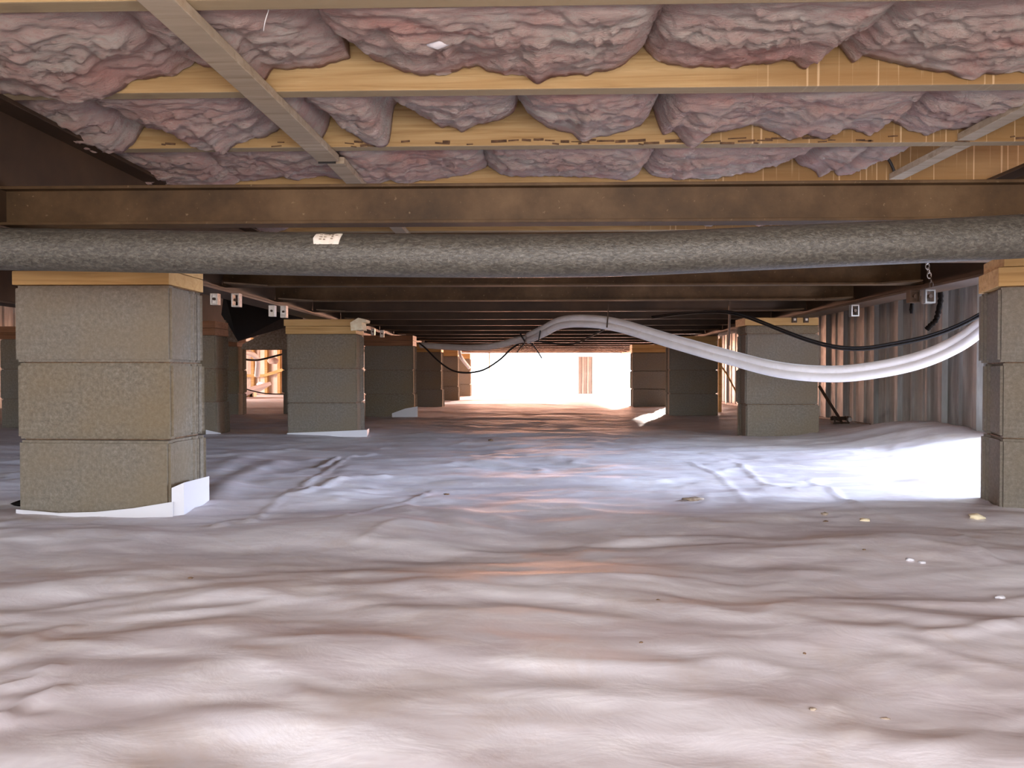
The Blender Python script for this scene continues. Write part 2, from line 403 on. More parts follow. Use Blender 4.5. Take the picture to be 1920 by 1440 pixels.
wr = wall_run('wall_right', [(-1.6, 2.15), (3.34, 8.7)], 2.05, -.09, ZJ + JH, M['galv'])
MB().bb(2.035, 2.05, 3.325, 3.345, -.06, ZJ + JH).build('edge_trim', M['zinc'], wr)
MB().bb(2.03, 2.045, 3.34, 8.7, .0, .035).build('bottom_track', M['steel_dark'], wr)
wl = wall_run('wall_left', [(-1.6, 9.4), (12.0, 13.0)], -5.25, -.09, ZJ + JH, M['galv'])
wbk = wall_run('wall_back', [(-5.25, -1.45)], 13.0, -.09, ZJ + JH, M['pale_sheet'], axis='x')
# studs and rail of the far wall, sunlit
for sx in (-5.0, -4.75, -4.52, -4.30, -4.1, -3.6, -3.1, -2.6, -2.1, -1.6):
    MB().bb(sx - .022, sx + .022, 12.88, 12.96, -.05, ZJ).build('stud', M['pine_plain'], wbk)
MB().bar((-5.2, 12.86, .30), (-4.55, 12.86, .30), .03, .05).bar((-4.55, 12.86, .30), (-3.9, 12.86, .50), .03, .05).build('rail', M['pine_plain'], wbk)
MB().bb(-3.9, -1.5, 12.85, 12.88, .30, .35).build('rail', M['pine_plain'], wbk)

# ------------------------------------------------------------------ main steel beams
def ibeam(name, x, y0, y1, z0, z1, w, label, group=None, m='steel_dark', web=.01):
    e = empty(name, (x, y0, z0), label, 'beam', group)
    MB().bb(-web / 2, web / 2, 0, y1 - y0, .012, z1 - z0 - .012).build('web', M[m], e)
    MB().bb(-w / 2, w / 2, 0, y1 - y0, 0, .010).build('bottom_flange', M[m], e, bevel=.002)
    MB().bb(-w / 2, w / 2, 0, y1 - y0, z1 - z0 - .011, z1 - z0).build('top_flange', M[m], e, bevel=.002)
    return e
XL = -1.21; XR = 1.47
ibeam('steel_beam', XL, -1.2, 13, ZB, ZJ, .12, 'dark brown steel I-beam resting on the row of block piers with the big near pier')
ibeam('steel_beam', XR, -1.2, 13, ZB, ZJ, .12, 'dark brown steel I-beam with blue-lit flange in front of the corrugated skirting')
ibeam('steel_beam', -2.35, 3.0, 13, ZB, ZJ, .12, 'shadowed steel I-beam beyond the big near pier, on the outer narrow piers')

# crossmembers between main beams
mem_d = [1.71 + .61 * k for k in range(19)]
for k, D in enumerate(mem_d):
    if k == 0: lab = 'nearest brown steel crossmember, broad band just above the mottled pipe'; grp = None
    elif k == 1: lab = 'steel crossmember directly behind the mottled dark pipe'; grp = None
    elif k == 2: lab = 'brown steel crossmember showing just beneath the mottled pipe'; grp = None
    elif k == 3: lab = 'steel crossmember next beyond the one just beneath the pipe'; grp = None
    elif k < 13: lab = ('second third fourth fifth sixth seventh eighth ninth tenth'.split()[k - 4]) + ' dark steel crossmember beyond the brown one just beneath the mottled pipe'; grp = 'receding dark crossmembers'
    else: lab = 'reddish crossmember among the farthest row just above the bright opening'; grp = 'farthest reddish crossmembers'
    x0, x1 = (XL + .008, XR - .008) if k else (XL - .55, XR + .3)
    e = empty('crossmember', (x0, D, ZM), lab, 'beam', grp)
    L = x1 - x0; w = .05; h = .088
    if k:
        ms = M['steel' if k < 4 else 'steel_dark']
        MB().bb(0, L, w / 2 - .004, w / 2 + .004, .006, h - .006).build('web', ms, e)
        MB().bb(0, L, 0, w, 0, .006).build('bottom_flange', ms, e)
        MB().bb(0, L, 0, w, h - .006, h).build('top_flange', M['steel'], e)
        for s, xx in ((1, .052), (-1, L - .052)):      # gusset plates in the corners
            MB().add([(xx, -.0, -.001), (xx + s * .13, 0, -.001), (xx, -.10, -.001), (xx, 0, .005), (xx + s * .13, 0, .005), (xx, -.10, .005)],
                     [(0, 1, 2), (3, 5, 4), (0, 3, 4, 1), (1, 4, 5, 2), (2, 5, 3, 0)]).build('gusset_plate', M['steel'], e)
    else:
        MB().bb(0, L, .022, .030, .006, h - .006).build('web', M['steel'], e)
        MB().bb(0, L, 0, .05, 0, .007).build('bottom_flange', M['steel'], e, bevel=.0015)
        MB().bb(0, L, 0, .05, h - .007, h).build('top_flange', M['steel'], e, bevel=.0015)

# ------------------------------------------------------------------ joists
JD = [1.24 + .406 * k for k in range(6)]
jl = ['pine floor joist along the very top, nearest the camera', 'golden pine joist with the broadest bare face, water streaked at one end',
      'golden pine joist third from the camera, dark frayed bark along its lower edge', 'pine joist just above the top of the nearest steel crossmember',
      'pine joist seen in the slit between crossmember and mottled pipe', 'second pine joist in the slit above the mottled pipe']
for k, D in enumerate(JD):
    x0, x1 = -2.3, 2.02
    lab = jl[k] if k < len(jl) else 'shadowed pine joist beyond the slit above the pipe'
    o = MB().bb(x0, x1, D, D + .038, ZJ, ZJ + JH)
    o = o.build('floor_joist', M['pine'], bevel=.003, origin=(0, D, ZJ)); tag(o, lab, 'joist', 'floor joists beyond the slit' if k >= len(jl) else None)

# frayed bark along the lower edge of the third joist, and a stapled wire on the fourth
j3 = [o for o in bpy.data.objects if o.name.startswith('floor_joist') and 'bark' in o['label']][0]
bk = MB(); q = -1.0
while q < 1.75:
    w_ = random.uniform(.008, .05)
    if random.random() < (.9 if 0 < q < .55 else .45):
        z_ = random.uniform(.001, .016); h_ = random.uniform(.002, .007)
        bk.bar((q, -.001, z_), (q + w_, -.001, z_ + random.uniform(-.003, .003)), .003, h_)
    q += w_ * random.uniform(.5, 1.3)
tag(bk.build('bark', M['dirt'], j3), kind='stuff')

# ------------------------------------------------------------------ insulation batts
def batt(k, pts, label, idx, group=None):
    """pts: picture contour of the lower far edge, against the next joist's face"""
    Df = JD[k + 1] - .008; Dn = JD[k] + .045
    w = [P(x, y, Df) for x, y in pts]
    X = np.array([p.x for p in w]); Zc = np.array([p.z for p in w])
    nu = max(14, int((X[-1] - X[0]) / .0050)); nv = 44
    us = np.linspace(X[0], X[-1], nu); zc = np.interp(us, X, Zc)
    ker = np.array([.2, .6, .2]); zs = zc.copy(); zs[1:-1] = np.convolve(zc, ker, 'valid'); zc = zs
    seed = 13.7 * idx
    zc = zc + .0045 * fbm(us * 30 + seed, us * 0 + 3, 4) 
    vs = np.linspace(0, 1, nv); U, V = np.meshgrid(us, vs)
    near = ZJ + .012 + .012 * pn(us * 5 + seed, us * 0 + 1.5)
    t = (us - us[0]) / (us[-1] - us[0]); endr = .035 * (1 - np.clip(np.minimum(t, 1 - t) * (us[-1] - us[0]) / .06, 0, 1)) ** 2
    S_ = V ** 1.05
    Z = near[None, :] * (1 - S_) + zc[None, :] * S_
    Z = Z - (.006 * np.sin(np.pi * V) * (1 + .5 * pn(U * 3 + seed, V * 2))) + endr[None, :] * (1 - V * .6)
    fall = np.sin(np.pi * np.clip(V, 0, 1)) ** .7
    rid = 1 - np.abs(fbm(U * 5 + seed, (V * .36) * 9 + U * 2.5, 4) * 1.4)
    Z = Z - .008 * fall * fbm(U * 7 + V * 2 + seed, V * 3.4 + 7, 4) - .006 * fall * np.clip(rid, 0, 1) ** 3
    Z = Z - .0045 * fall * fbm(U * 16 + seed, V * 13 + U * 12, 4, .6)
    ww = U + .05 * pn(U * 9 + seed, V * 4)
    fl = fbm(ww * 9 + V * 3.2 + seed, V * 6.5 - ww * 4, 5, .62); Z = Z - .0075 * fall * (np.abs(fl) * 1.8 - .5)
    rg = 1 - np.abs(fbm(ww * 4 - V * 1.3 + seed * 2, V * 3.1 + ww * 1.7, 3)) * 2.2
    Z = Z + .010 * fall * np.clip(rg, 0, 1) ** 2
    Y = Dn + (Df - Dn) * V + .0 * U
    # hanging wisps below the joist stay just in front of its face
    Y = np.where(V > .97, Df, Y)
    ZT = ZJ + JH - .012
    Z = np.minimum(Z, ZT - .02)
    co = []; 
    for j in range(nv):
        for i in range(nu): co.append((U[j, i], Y[j, i], Z[j, i]))
    top = []
    ti = np.linspace(us[0] + .01, us[-1] - .01, nu)
    for j in (0, 1):
        for i in range(nu): top.append((ti[i], Dn + .01 if j == 0 else Df - .004, max(ZT, Z[:, i].max() + .01)))
    base = len(co); co += top; fs = []
    for j in range(nv - 1):
        for i in range(nu - 1):
            a = j * nu + i; fs.append((a, a + nu, a + nu + 1, a + 1))
    for i in range(nu - 1):
        fs.append((base + i, base + i + 1, base + nu + i + 1, base + nu + i))
        fs.append((i, i + 1, base + i + 1, base + i))
        a = (nv - 1) * nu + i; fs.append((a, base + nu + i, base + nu + i + 1, a + 1))
    fs.append(tuple(j * nu for j in range(nv))[::-1] + (base, base + nu)); fs.append(tuple(j * nu + nu - 1 for j in range(nv)) + (base + nu + nu - 1, base + nu - 1))
    me = bpy.data.meshes.new('insulation_batt'); me.from_pydata(co, [], fs); me.update()
    o = link('insulation_batt', me, M['pink'], smooth=True); tag(o, label, 'insulation', group); return o
B1 = [[(-260, 170), (-100, 150), (0, 176), (90, 182), (130, 195), (210, 182), (250, 150), (330, 140), (365, 130)],
      [(368, 132), (400, 128), (450, 122), (482, 148), (496, 152), (512, 125), (560, 128), (600, 124), (640, 117), (657, 118)],
      [(640, 45), (662, 72), (700, 112), (760, 134), (800, 144), (850, 138), (868, 122), (900, 126), (940, 140), (985, 140), (1005, 158), (1030, 146), (1060, 143), (1150, 130), (1200, 100), (1214, 50)],
      [(1200, 60), (1206, 100), (1240, 118), (1300, 126), (1380, 126), (1440, 118), (1488, 112), (1500, 122), (1512, 130), (1530, 104), (1560, 95), (1576, 94)],
      [(1566, 88), (1585, 104), (1600, 122), (1612, 102), (1660, 114), (1720, 128), (1780, 138), (1820, 152), (1850, 138), (1920, 136), (2050, 130)]]
L1 = ['wide grey-pink insulation batt drooping over its joist, nearest bay, before the lath', 'short pink insulation batt just past the diagonal-looking lath in the nearest bay',
      'long drooping pink insulation batt with a white tuft in the nearest bay', 'pink insulation batt with a short ragged tail, between two long ones in the nearest bay',
      'reddest pink insulation batt, at the skirting side of the nearest bay']
B2 = [[(-160, 200), (0, 205), (60, 240), (95, 262), (110, 268), (140, 270), (175, 286), (225, 289), (250, 270), (272, 240), (284, 232)],
      [(282, 232), (320, 246), (350, 262), (375, 282), (400, 282), (418, 292), (430, 278), (450, 268), (500, 255), (535, 243)],
      [(528, 236), (560, 262), (582, 276), (605, 262), (618, 240), (624, 192)],
      [(612, 186), (640, 222), (662, 252), (690, 270), (716, 278), (732, 270), (736, 240), (732, 208), (752, 196)],
      [(752, 188), (790, 214), (830, 236), (858, 240), (865, 248), (885, 238), (930, 226), (965, 214), (972, 190)],
      [(972, 190), (988, 212), (1030, 238), (1070, 250), (1094, 268), (1112, 258), (1140, 254), (1205, 238), (1216, 190)],
      [(1218, 196), (1228, 222), (1242, 258), (1262, 244), (1290, 276), (1300, 280), (1330, 250), (1420, 235), (1470, 258), (1482, 264), (1510, 250), (1546, 262), (1560, 246), (1600, 240), (1632, 262), (1652, 252), (1654, 235), (1640, 222)],
      [(1648, 214), (1690, 236), (1736, 256), (1756, 244), (1830, 240), (1862, 216), (1920, 190), (1980, 178)]]
L2 = ['round-bellied lilac insulation batt beside the dark beam in the second bay', 'lilac insulation batt with a twisted tail just before the lath in the second bay',
      'narrow lilac insulation batt half hidden by the lath in the second bay', 'tall narrow curtain-like pink insulation batt hanging in the second bay',
      'shallow pink insulation batt with a small nub, mid second bay', 'pink insulation batt ending in a fine string, mid second bay', 'long shaggy lilac insulation batt with pointed tatters in the second bay',
      'smooth mauve insulation batt above the pale lath by the skirting side, second bay']
B3 = [[(150, 270), (200, 300), (240, 322), (262, 350), (400, 352), (455, 346)], [(450, 346), (480, 338), (530, 332), (560, 338), (600, 330), (640, 336), (665, 338)],
      [(662, 338), (690, 346), (730, 340), (760, 344), (820, 336), (880, 326), (914, 318)], [(912, 316), (940, 328), (980, 332), (1030, 330), (1100, 332), (1180, 338), (1194, 334), (1206, 318)],
      [(1204, 318), (1222, 330), (1270, 336), (1340, 336), (1400, 324), (1460, 306), (1480, 290)], [(1478, 290), (1496, 308), (1530, 320), (1534, 334), (1548, 330), (1556, 314), (1564, 300)],
      [(1556, 306), (1566, 330), (1590, 330), (1614, 308), (1642, 278)]]
L3 = ['grey-pink insulation batt next to the dark beam corner in the third bay', 'small lilac insulation batt behind the lath end in the third bay', 'ragged pink insulation batt just right of the lath in the third bay',
      'even pink insulation batt in the middle of the third bay', 'long bright lilac insulation batt of the third bay', 'small hooked pink insulation batt in the third bay', 'folded pink insulation tab last before the bare joist, third bay']
B5 = [[(390, 418), (440, 432), (520, 436), (556, 424)], [(1300, 418), (1312, 424), (1342, 424), (1350, 418)], [(1396, 414), (1420, 424), (1470, 420), (1490, 412)], [(1562, 408), (1600, 418), (1680, 414), (1700, 404)]]
L5 = ['pink insulation scrap seen in the slit over the big near pier', 'tiny pink insulation tab in the slit above the pipe', 'bright pink insulation tuft in the slit above the pipe', 'pink insulation strip in the slit above the pipe nearest the skirting']
ix = 0
for k, Bs, Ls in ((0, B1, L1), (1, B2, L2), (2, B3, L3), (4, B5, L5)):
    for pts, lab in zip(Bs, Ls): ix += 1; batt(k, pts, lab, ix)

# white tuft stuck on the long batt
def blob(name, loc, r, material, squash=(1, 1, 1), seed=0, parent=None, sub=2, rough=.25):
    bm = bmesh.new(); bmesh.ops.create_icosphere(bm, subdivisions=sub, radius=1)
    for v in bm.verts:
        n = float(fbm(v.co.x * 1.7 + seed, v.co.y * 1.7 + v.co.z * 1.3 + seed, 2)); v.co = Vector((v.co.x * squash[0], v.co.y * squash[1], v.co.z * squash[2])) * r * (1 + rough * n)
    me = bpy.data.meshes.new(name); bm.to_mesh(me); bm.free(); o = link(name, me, material, parent, smooth=True); o.location = loc; return o
o = blob('insulation_tuft', P(820, 78, 1.435) + Vector((0, 0, .000)), .018, M['flap'], (1.5, .5, .7), 3); tag(o, 'small white fluffy tuft stuck on the long drooping batt', 'insulation')

# ------------------------------------------------------------------ laths under the joists
def lath(x, y0, y1, z, label, w=.06, x1=None):
    x1 = x if x1 is None else x1
    o = MB().bar((0, 0, 0), (x1 - x, y1 - y0, 0), w, .019).build('wood_lath', M['lath'], bevel=.002); o.location = (x, y0, z); tag(o, label, 'lath'); return o
pa = P(318, 0, 1.2); pb = P(612, 288, 2.1)
lath(P(305, 0, 1.24).x, .9, 2.12, ZJ - .0105, 'grey wooden lath nailed under the first three joists, dark sawn end', x1=P(612, 290, 2.1).x)
MB().bb(P(595, 0, 2.12).x - .0, P(628, 0, 2.12).x, 2.121, 2.124, ZJ - .024, ZJ - .016).build('staple', M['black'], bpy.data.objects['wood_lath'])
bpy.data.objects['staple'].location = -bpy.data.objects['wood_lath'].location
lath(P(632, 300, 2.16).x, 2.14, 3.5, ZJ - .0105, 'paler wooden lath continuing beyond the first down to the steel crossmember', w=.05)
lath(P(1920, 225, 1.80).x + .02, 1.69, 2.05, ZJ + .012, 'pale wooden lath by the skirting side, between second and third joists', w=.045, x1=P(1815, 265, 2.04).x)
lath(P(1805, 280, 2.1).x, 2.092, 2.455, ZJ + .012, 'pale wooden lath by the skirting side, between third and fourth joists', w=.045, x1=P(1690, 332, 2.42).x)
lath(P(1540, 420, 3.1).x, 2.905, 3.265, ZJ + .012, 'pale wooden lath glimpsed in the slit above the pipe near the skirting', w=.05)
lath(P(1085, 425, 3.1).x, 2.905, 3.265, ZJ + .03, 'thin splinter of lath glimpsed in the slit over the pipe middle', w=.012)

# ------------------------------------------------------------------ mottled pipe
PD = 1.53
pc = [(-260, 462), (0, 467), (200, 470), (420, 474), (640, 478), (830, 480), (1000, 480), (1180, 477), (1400, 467), (1600, 458), (1780, 450), (1920, 443), (2150, 432)]
pipe = empty('wrapped_pipe', P(960, 480, PD), 'thick mottled grey-black wrapped pipe slung across the whole crawl space', 'pipe')
pts = smooth_path([P(x, y, PD) for x, y in pc], 10); o0 = pipe.location
bm_ = MB().tube([p - o0 for p in pts], .0425, 40); body = bm_.build('wrap', M['wrap'], pipe, smooth=True)
# paper label on the pipe
lx0, lx1 = P(596, 450, PD).x, P(644, 450, PD).x; cy = P(620, 478, PD)
def lab_pt(x, a, r=.0432): return Vector((x, PD - r * math.cos(a), cy.z + r * math.sin(a))) - o0
vs = []; nA = 7; nX = 6; fs = []
for j in range(nA):
    a = math.radians(20 + 40 * j / (nA - 1))
    for i in range(nX):
        t = i / (nX - 1); x = lx0 + (lx1 - lx0) * t + (.004 * (j / (nA - 1)) if i else .003 * abs(j - 3) / 3); vs.append(lab_pt(x, a, .0436 + .0012 * math.sin(t * 9)))
n0 = len(vs)
for j in range(nA):
    a = math.radians(20 + 40 * j / (nA - 1))
    for i in range(nX): vs.append(Vector(vs[j * nX + i]) + Vector((0, .0015, -.0007)))
for j in range(nA - 1):
    for i in range(nX - 1):
        q = j * nX + i; fs.append((q, q + 1, q + nX + 1, q + nX)); fs.append((n0 + q, n0 + q + nX, n0 + q + nX + 1, n0 + q + 1))
lb = MB().add(vs, fs).build('paper_label', M['paper'], pipe); tag(lb, 'small cream paper label with grey print')
ink = MB()
for (tx, ta, wd, hd) in [(.20, 50, .006, 3), (.36, 50, .007, 3), (.52, 49, .005, 4), (.66, 50, .004, 6), (.20, 41, .006, 3), (.37, 41, .005, 3), (.66, 42, .0035, 5), (.20, 33, .005, 3), (.36, 32, .004, 3), (.64, 34, .004, 4), (.80, 48, .005, 2)]:
    x = lx0 + (lx1 - lx0) * tx + .002
    ps = [lab_pt(x, math.radians(ta), .0452), lab_pt(x + wd, math.radians(ta), .0452), lab_pt(x + wd, math.radians(ta + hd), .0452), lab_pt(x, math.radians(ta + hd), .0452)]
    ps += [q + Vector((0, .0008, -.0003)) for q in ps]
    ink.add(ps, [(0, 1, 2, 3), (4, 7, 6, 5), (0, 4, 5, 1), (1, 5, 6, 2), (2, 6, 7, 3), (3, 7, 4, 0)])
tag(ink.build('printed_text', M['ink'], lb), kind='stuff')

# ------------------------------------------------------------------ piers
BL, BW, BH = .397, .194, .194
def block_mesh(L=BL, W_=BW, H=BH, seed=0):
    r = random.Random(seed)
    e = .010  # recess of the block's end
    poly = [(0, 0), (L, 0), (L, .030), (L - e, .038), (L - e, W_ - .052), (L - .003, W_ - .046), (L - .003, W_ - .030), (L - e, W_ - .024), (L - e, W_ - .018), (L, W_ - .012), (L, W_),
            (0, W_), (0, W_ - .030), (e, W_ - .038), (e, .038), (0, .030)]
    me = bpy.data.meshes.new('concrete_block'); b_ = MB().prism(poly, .0014, H - .0014); me.from_pydata(b_.v, [], b_.f); me.update()
    bm = bmesh.new(); bm.from_mesh(me)
    bmesh.ops.bevel(bm, geom=[x for x in bm.edges if x.calc_face_angle(0) > .5], offset=.0065, segments=2, affect='EDGES')
    bm.to_mesh(me); bm.free(); me.materials.append(M['block']); return me
BLOCK = block_mesh(); CAP = block_mesh(H=.045)
def pier(pos, label, rz=0, n=3, pads=((0, .04), (0, .04)), cap=False, rots=(0, 0, 0), ztop=None, padmat='pine_plain', group=None, L=None):
    """pos: front-near corner (x, y); blocks stand x..x+.397, y..y+.194"""
    zt = HC + .2213 if ztop is None else ztop
    nb = n; hh = nb * BH + (.045 if cap else 0); z = zt - hh
    e = empty('block_pier', (pos[0], pos[1], z), label, 'pier', group, rz); zz = 0
    for i in range(nb):
        o = bpy.data.objects.new('concrete_block', BLOCK); COL.objects.link(o); o.parent = e
        a = rots[i] if i < len(rots) else 0
        o.location = (random.uniform(-.004, .004) + (.004 if i == 0 else 0), random.uniform(-.004, .004), zz); o.rotation_euler.z = math.radians(a + random.uniform(-.7, .7))
        MB().bb(.014, BL - .014, .014, BW - .014, zz + BH - .0015, zz + BH + .0015).build('joint_shade_plate', M['dirt'], e)  # added dark plate in the dry joint, stands in for the gap's shade
        zz += BH
    if cap:
        o = bpy.data.objects.new('cap_block', CAP); COL.objects.link(o); o.parent = e; o.location = (0, 0, zz); zz += .045
    rest = ZB - zt; tot = sum(p[1] for p in pads)
    for dx, th in pads:
        t = rest * th / tot
        MB().bb(-.006 + dx, BL - .004 + dx, -.004, BW + .002, zz + .0006, zz + t - .0006).build('wood_pad', M[padmat], e, bevel=.002); zz += t
    return e
p1 = P(30, 700, 1.90)
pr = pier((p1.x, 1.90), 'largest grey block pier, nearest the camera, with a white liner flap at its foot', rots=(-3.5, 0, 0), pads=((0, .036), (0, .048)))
def LX(px, D): return P(px, 700, D).x
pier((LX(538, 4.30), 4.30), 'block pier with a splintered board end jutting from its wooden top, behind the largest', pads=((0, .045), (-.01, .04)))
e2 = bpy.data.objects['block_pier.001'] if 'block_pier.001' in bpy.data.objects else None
pier((LX(683, 6.15), 6.15), 'shadowed block pier with a white liner wedge at its foot', padmat='pine_red')  # shaded piers get darker pine pads: shade put into the colour
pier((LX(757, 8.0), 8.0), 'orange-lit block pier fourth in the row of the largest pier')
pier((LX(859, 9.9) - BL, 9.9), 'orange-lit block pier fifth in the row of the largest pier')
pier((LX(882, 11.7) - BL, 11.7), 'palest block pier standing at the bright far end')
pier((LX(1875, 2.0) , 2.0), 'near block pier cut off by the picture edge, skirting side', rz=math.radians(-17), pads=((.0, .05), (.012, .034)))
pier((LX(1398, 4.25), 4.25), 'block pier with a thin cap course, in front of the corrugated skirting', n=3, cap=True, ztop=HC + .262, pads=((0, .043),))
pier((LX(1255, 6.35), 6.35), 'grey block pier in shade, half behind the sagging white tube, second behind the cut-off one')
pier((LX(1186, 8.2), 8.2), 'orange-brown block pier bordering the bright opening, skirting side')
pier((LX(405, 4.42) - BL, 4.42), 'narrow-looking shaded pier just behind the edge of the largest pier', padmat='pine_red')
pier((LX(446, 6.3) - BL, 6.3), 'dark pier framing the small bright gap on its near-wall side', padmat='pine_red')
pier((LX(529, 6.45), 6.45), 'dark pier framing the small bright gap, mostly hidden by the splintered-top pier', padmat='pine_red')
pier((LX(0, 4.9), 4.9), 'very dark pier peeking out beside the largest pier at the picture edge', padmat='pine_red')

def on_pier(name, w, label=None): pass
# splintered board end on second pier (part)
for o in [x for x in bpy.data.objects if x.name.startswith('block_pier')]:
    if 'splintered board' in o['label']:
        MB().add([(BL - .03, -.012, .60), (BL + .035, -.012, .605), (BL + .03, -.012, .645), (BL + .052, -.012, .648), (BL + .055, -.012, .662), (BL + .01, -.012, .672), (BL - .035, -.012, .645),
                  (BL - .03, .10, .60), (BL + .035, .10, .605), (BL + .03, .10, .645), (BL + .052, .10, .648), (BL + .055, .10, .662), (BL + .01, .10, .672), (BL - .035, .10, .645)],
                 [(0, 1, 2, 3, 4, 5, 6)[::-1], (7, 8, 9, 10, 11, 12, 13)] + [(i, (i + 1) % 7, (i + 1) % 7 + 7, i + 7) for i in range(7)]).build('board_end', M['cream'], o)

# liner turned up against the piers
def flap(pts_front, name='liner_flap', th=.002, parent=floor):
    """pts: list of (x, y, zlow, zhigh)"""
    vs = []; n = len(pts_front)
    for x, y, a, b_ in pts_front: vs += [(x, y, a), (x, y, b_), (x, y + th, a), (x, y + th, b_)]
    fs = []
    for i in range(n - 1):
        q = 4 * i; fs += [(q, q + 4, q + 5, q + 1), (q + 2, q + 3, q + 7, q + 6), (q + 1, q + 5, q + 7, q + 3), (q, q + 2, q + 6, q + 4)]
    fs += [(0, 1, 3, 2), (4 * n - 4, 4 * n - 2, 4 * n - 1, 4 * n - 3)]
    return MB().add(vs, fs).build(name, M['flap'], parent)
yf = 1.90 - .010
def ff(px, py0, py1, D=None):
    D = D or yf; a = P(px, py0, D); b_ = P(px, py1, D); return (a.x, D, a.z, b_.z)
flap([ff(30, 972, 955, 1.885), ff(110, 975, 962, 1.86), ff(180, 975, 960, 1.85), ff(250, 975, 953, 1.85), ff(324, 975, 941, 1.855)])
q1 = ff(322, 972, 915, 1.862); q2 = ff(345, 966, 905, 1.872); q3 = ff(392, 945, 893, 2.0)
flap([q1, q2, (q3[0] , 2.0, q3[2], q3[3])])
flap([ff(538, 822, 812, 4.28), ff(620, 823, 809, 4.27), ff(688, 822, 806, 4.28), (P(692, 812, 4.46).x, 4.46, 0, .02)])
flap([ff(735, 785, 775, 6.12), ff(760, 786, 766, 6.12), ff(783, 786, 762, 6.12)])
flap([ff(386, 825, 806, 4.38), ff(414, 825, 812, 4.38)])

# ------------------------------------------------------------------ white foam-sleeved line
wl_pts = [(2010, 515, 2.55), (1930, 560, 2.7), (1860, 598, 2.85), (1800, 641, 2.95), (1730, 673, 3.02), (1650, 692, 3.1), (1560, 701, 3.2), (1460, 693, 3.32), (1360, 668, 3.5), (1250, 637, 3.72), (1160, 610, 3.92), (1100, 602, 4.05), (1052, 605, 4.2), (1016, 622, 4.4), (990, 634, 4.65)]
wp = smooth_path([P(*q) for q in wl_pts], 8)
base = P(1560, 700, 3.2)
line = empty('foam_sleeved_line', base, 'thick white double foam-sleeved line sagging across in front of the skirting', 'pipe')
for dz, dy, r in ((.0155, 0, .0185), (-.0155, -.004, .0195)):
    MB().tube([p + Vector((0, dy, dz)) - base for p in wp], r, 18).build('foam_sleeve', M['foam'], line, smooth=True)
fp = smooth_path([P(*q) for q in [(1000, 633, 4.6), (970, 638, 4.85), (930, 648, 5.15), (880, 652, 5.5), (830, 650, 5.8), (790, 647, 6.05)]], 8)
MB().tube([p - base for p in fp], .0225, 16).build('far_sleeve', M['foam'], line, smooth=True)
MB().tube([p - base for p in (P(1013, 620, 4.35) , P(1010, 640, 4.38))], .004, 6).build('cable_tie', M['cable'], line)

def cable(name, pts, r, label, cat='cable', group=None, m='cable', two=False):
    ps = smooth_path([P(*q) for q in pts], 8); o0 = ps[0].copy()
    mb = MB().tube([p - o0 for p in ps], r, 8)
    if two: mb.tube([p - o0 + Vector((0, .002, -2.1 * r)) for p in ps], r, 8)
    o = mb.build(name, M[m], smooth=True); o.location = o0; tag(o, label, cat, group); return o
cable('electric_cable', [(1930, 525, 2.5), (1860, 574, 2.7), (1800, 607, 2.85), (1740, 629, 2.95), (1680, 642, 3.05), (1620, 651, 3.15), (1570, 649, 3.25), (1520, 637, 3.4), (1470, 619, 3.55), (1430, 603, 3.7), (1400, 592, 3.8), (1368, 584, 3.9), (1330, 583, 4.1), (1280, 586, 4.4), (1220, 594, 4.8), (1170, 597, 5.2)], .0048,
      'paired black cable sagging just above the white line, in front of the skirting', two=True)
cable('electric_cable', [(786, 643, 6.0), (800, 655, 5.9), (820, 675, 5.8), (845, 693, 5.7), (872, 699, 5.6), (905, 694, 5.5), (935, 676, 5.4), (958, 655, 5.3), (980, 640, 5.2)], .0065, 'black cable hanging in a loop before the bright far opening')
cable('electric_cable', [(985, 638, 4.95), (1000, 648, 4.95), (1010, 662, 4.95), (1016, 672, 4.95)], .0042, 'short loose cable end dangling below the white line tie')
cable('electric_cable', [(980, 634, 4.8), (1010, 640, 4.85), (1045, 645, 4.8), (1075, 645, 4.7), (1105, 632, 4.4), (1140, 614, 4.05)], .0055, 'dark cable running behind the white line crest')
cable('electric_cable', [(975, 625, 4.65), (980, 634, 4.62), (984, 642, 4.66), (978, 650, 4.8), (970, 660, 5.1)], .005, 'dark cable wrapped once around the white line')
cable('electric_cable', [(448, 672, 7.6), (470, 675, 7.7), (490, 674, 7.8), (530, 664, 7.9)], .010, 'upper dark cable crossing the small bright gap')
cable('electric_cable', [(440, 722, 7.6), (470, 732, 7.7), (500, 738, 7.8), (540, 739, 7.9)], .006, 'lower dark cable crossing the small bright gap')
cable('thin_wire', [(1010, 612, 4.5), (1002, 628, 4.6), (1000, 645, 4.7)], .0015, 'thin pale wire loop beside the white line tie', 'wire', m='zinc')

cable('electric_cable', [(1632, 276, 2.43), (1650, 284, 2.43), (1668, 302, 2.43), (1680, 330, 2.43)], .0045, 'short black cable bowed against the bare joist end above the crossmember')
cable('loose_string', [(508, -6, 1.30), (503, 20, 1.31), (497, 40, 1.32), (494, 58, 1.34)], .0009, 'thin pale string dangling beside the lath in the nearest bay', 'string', m='foam')
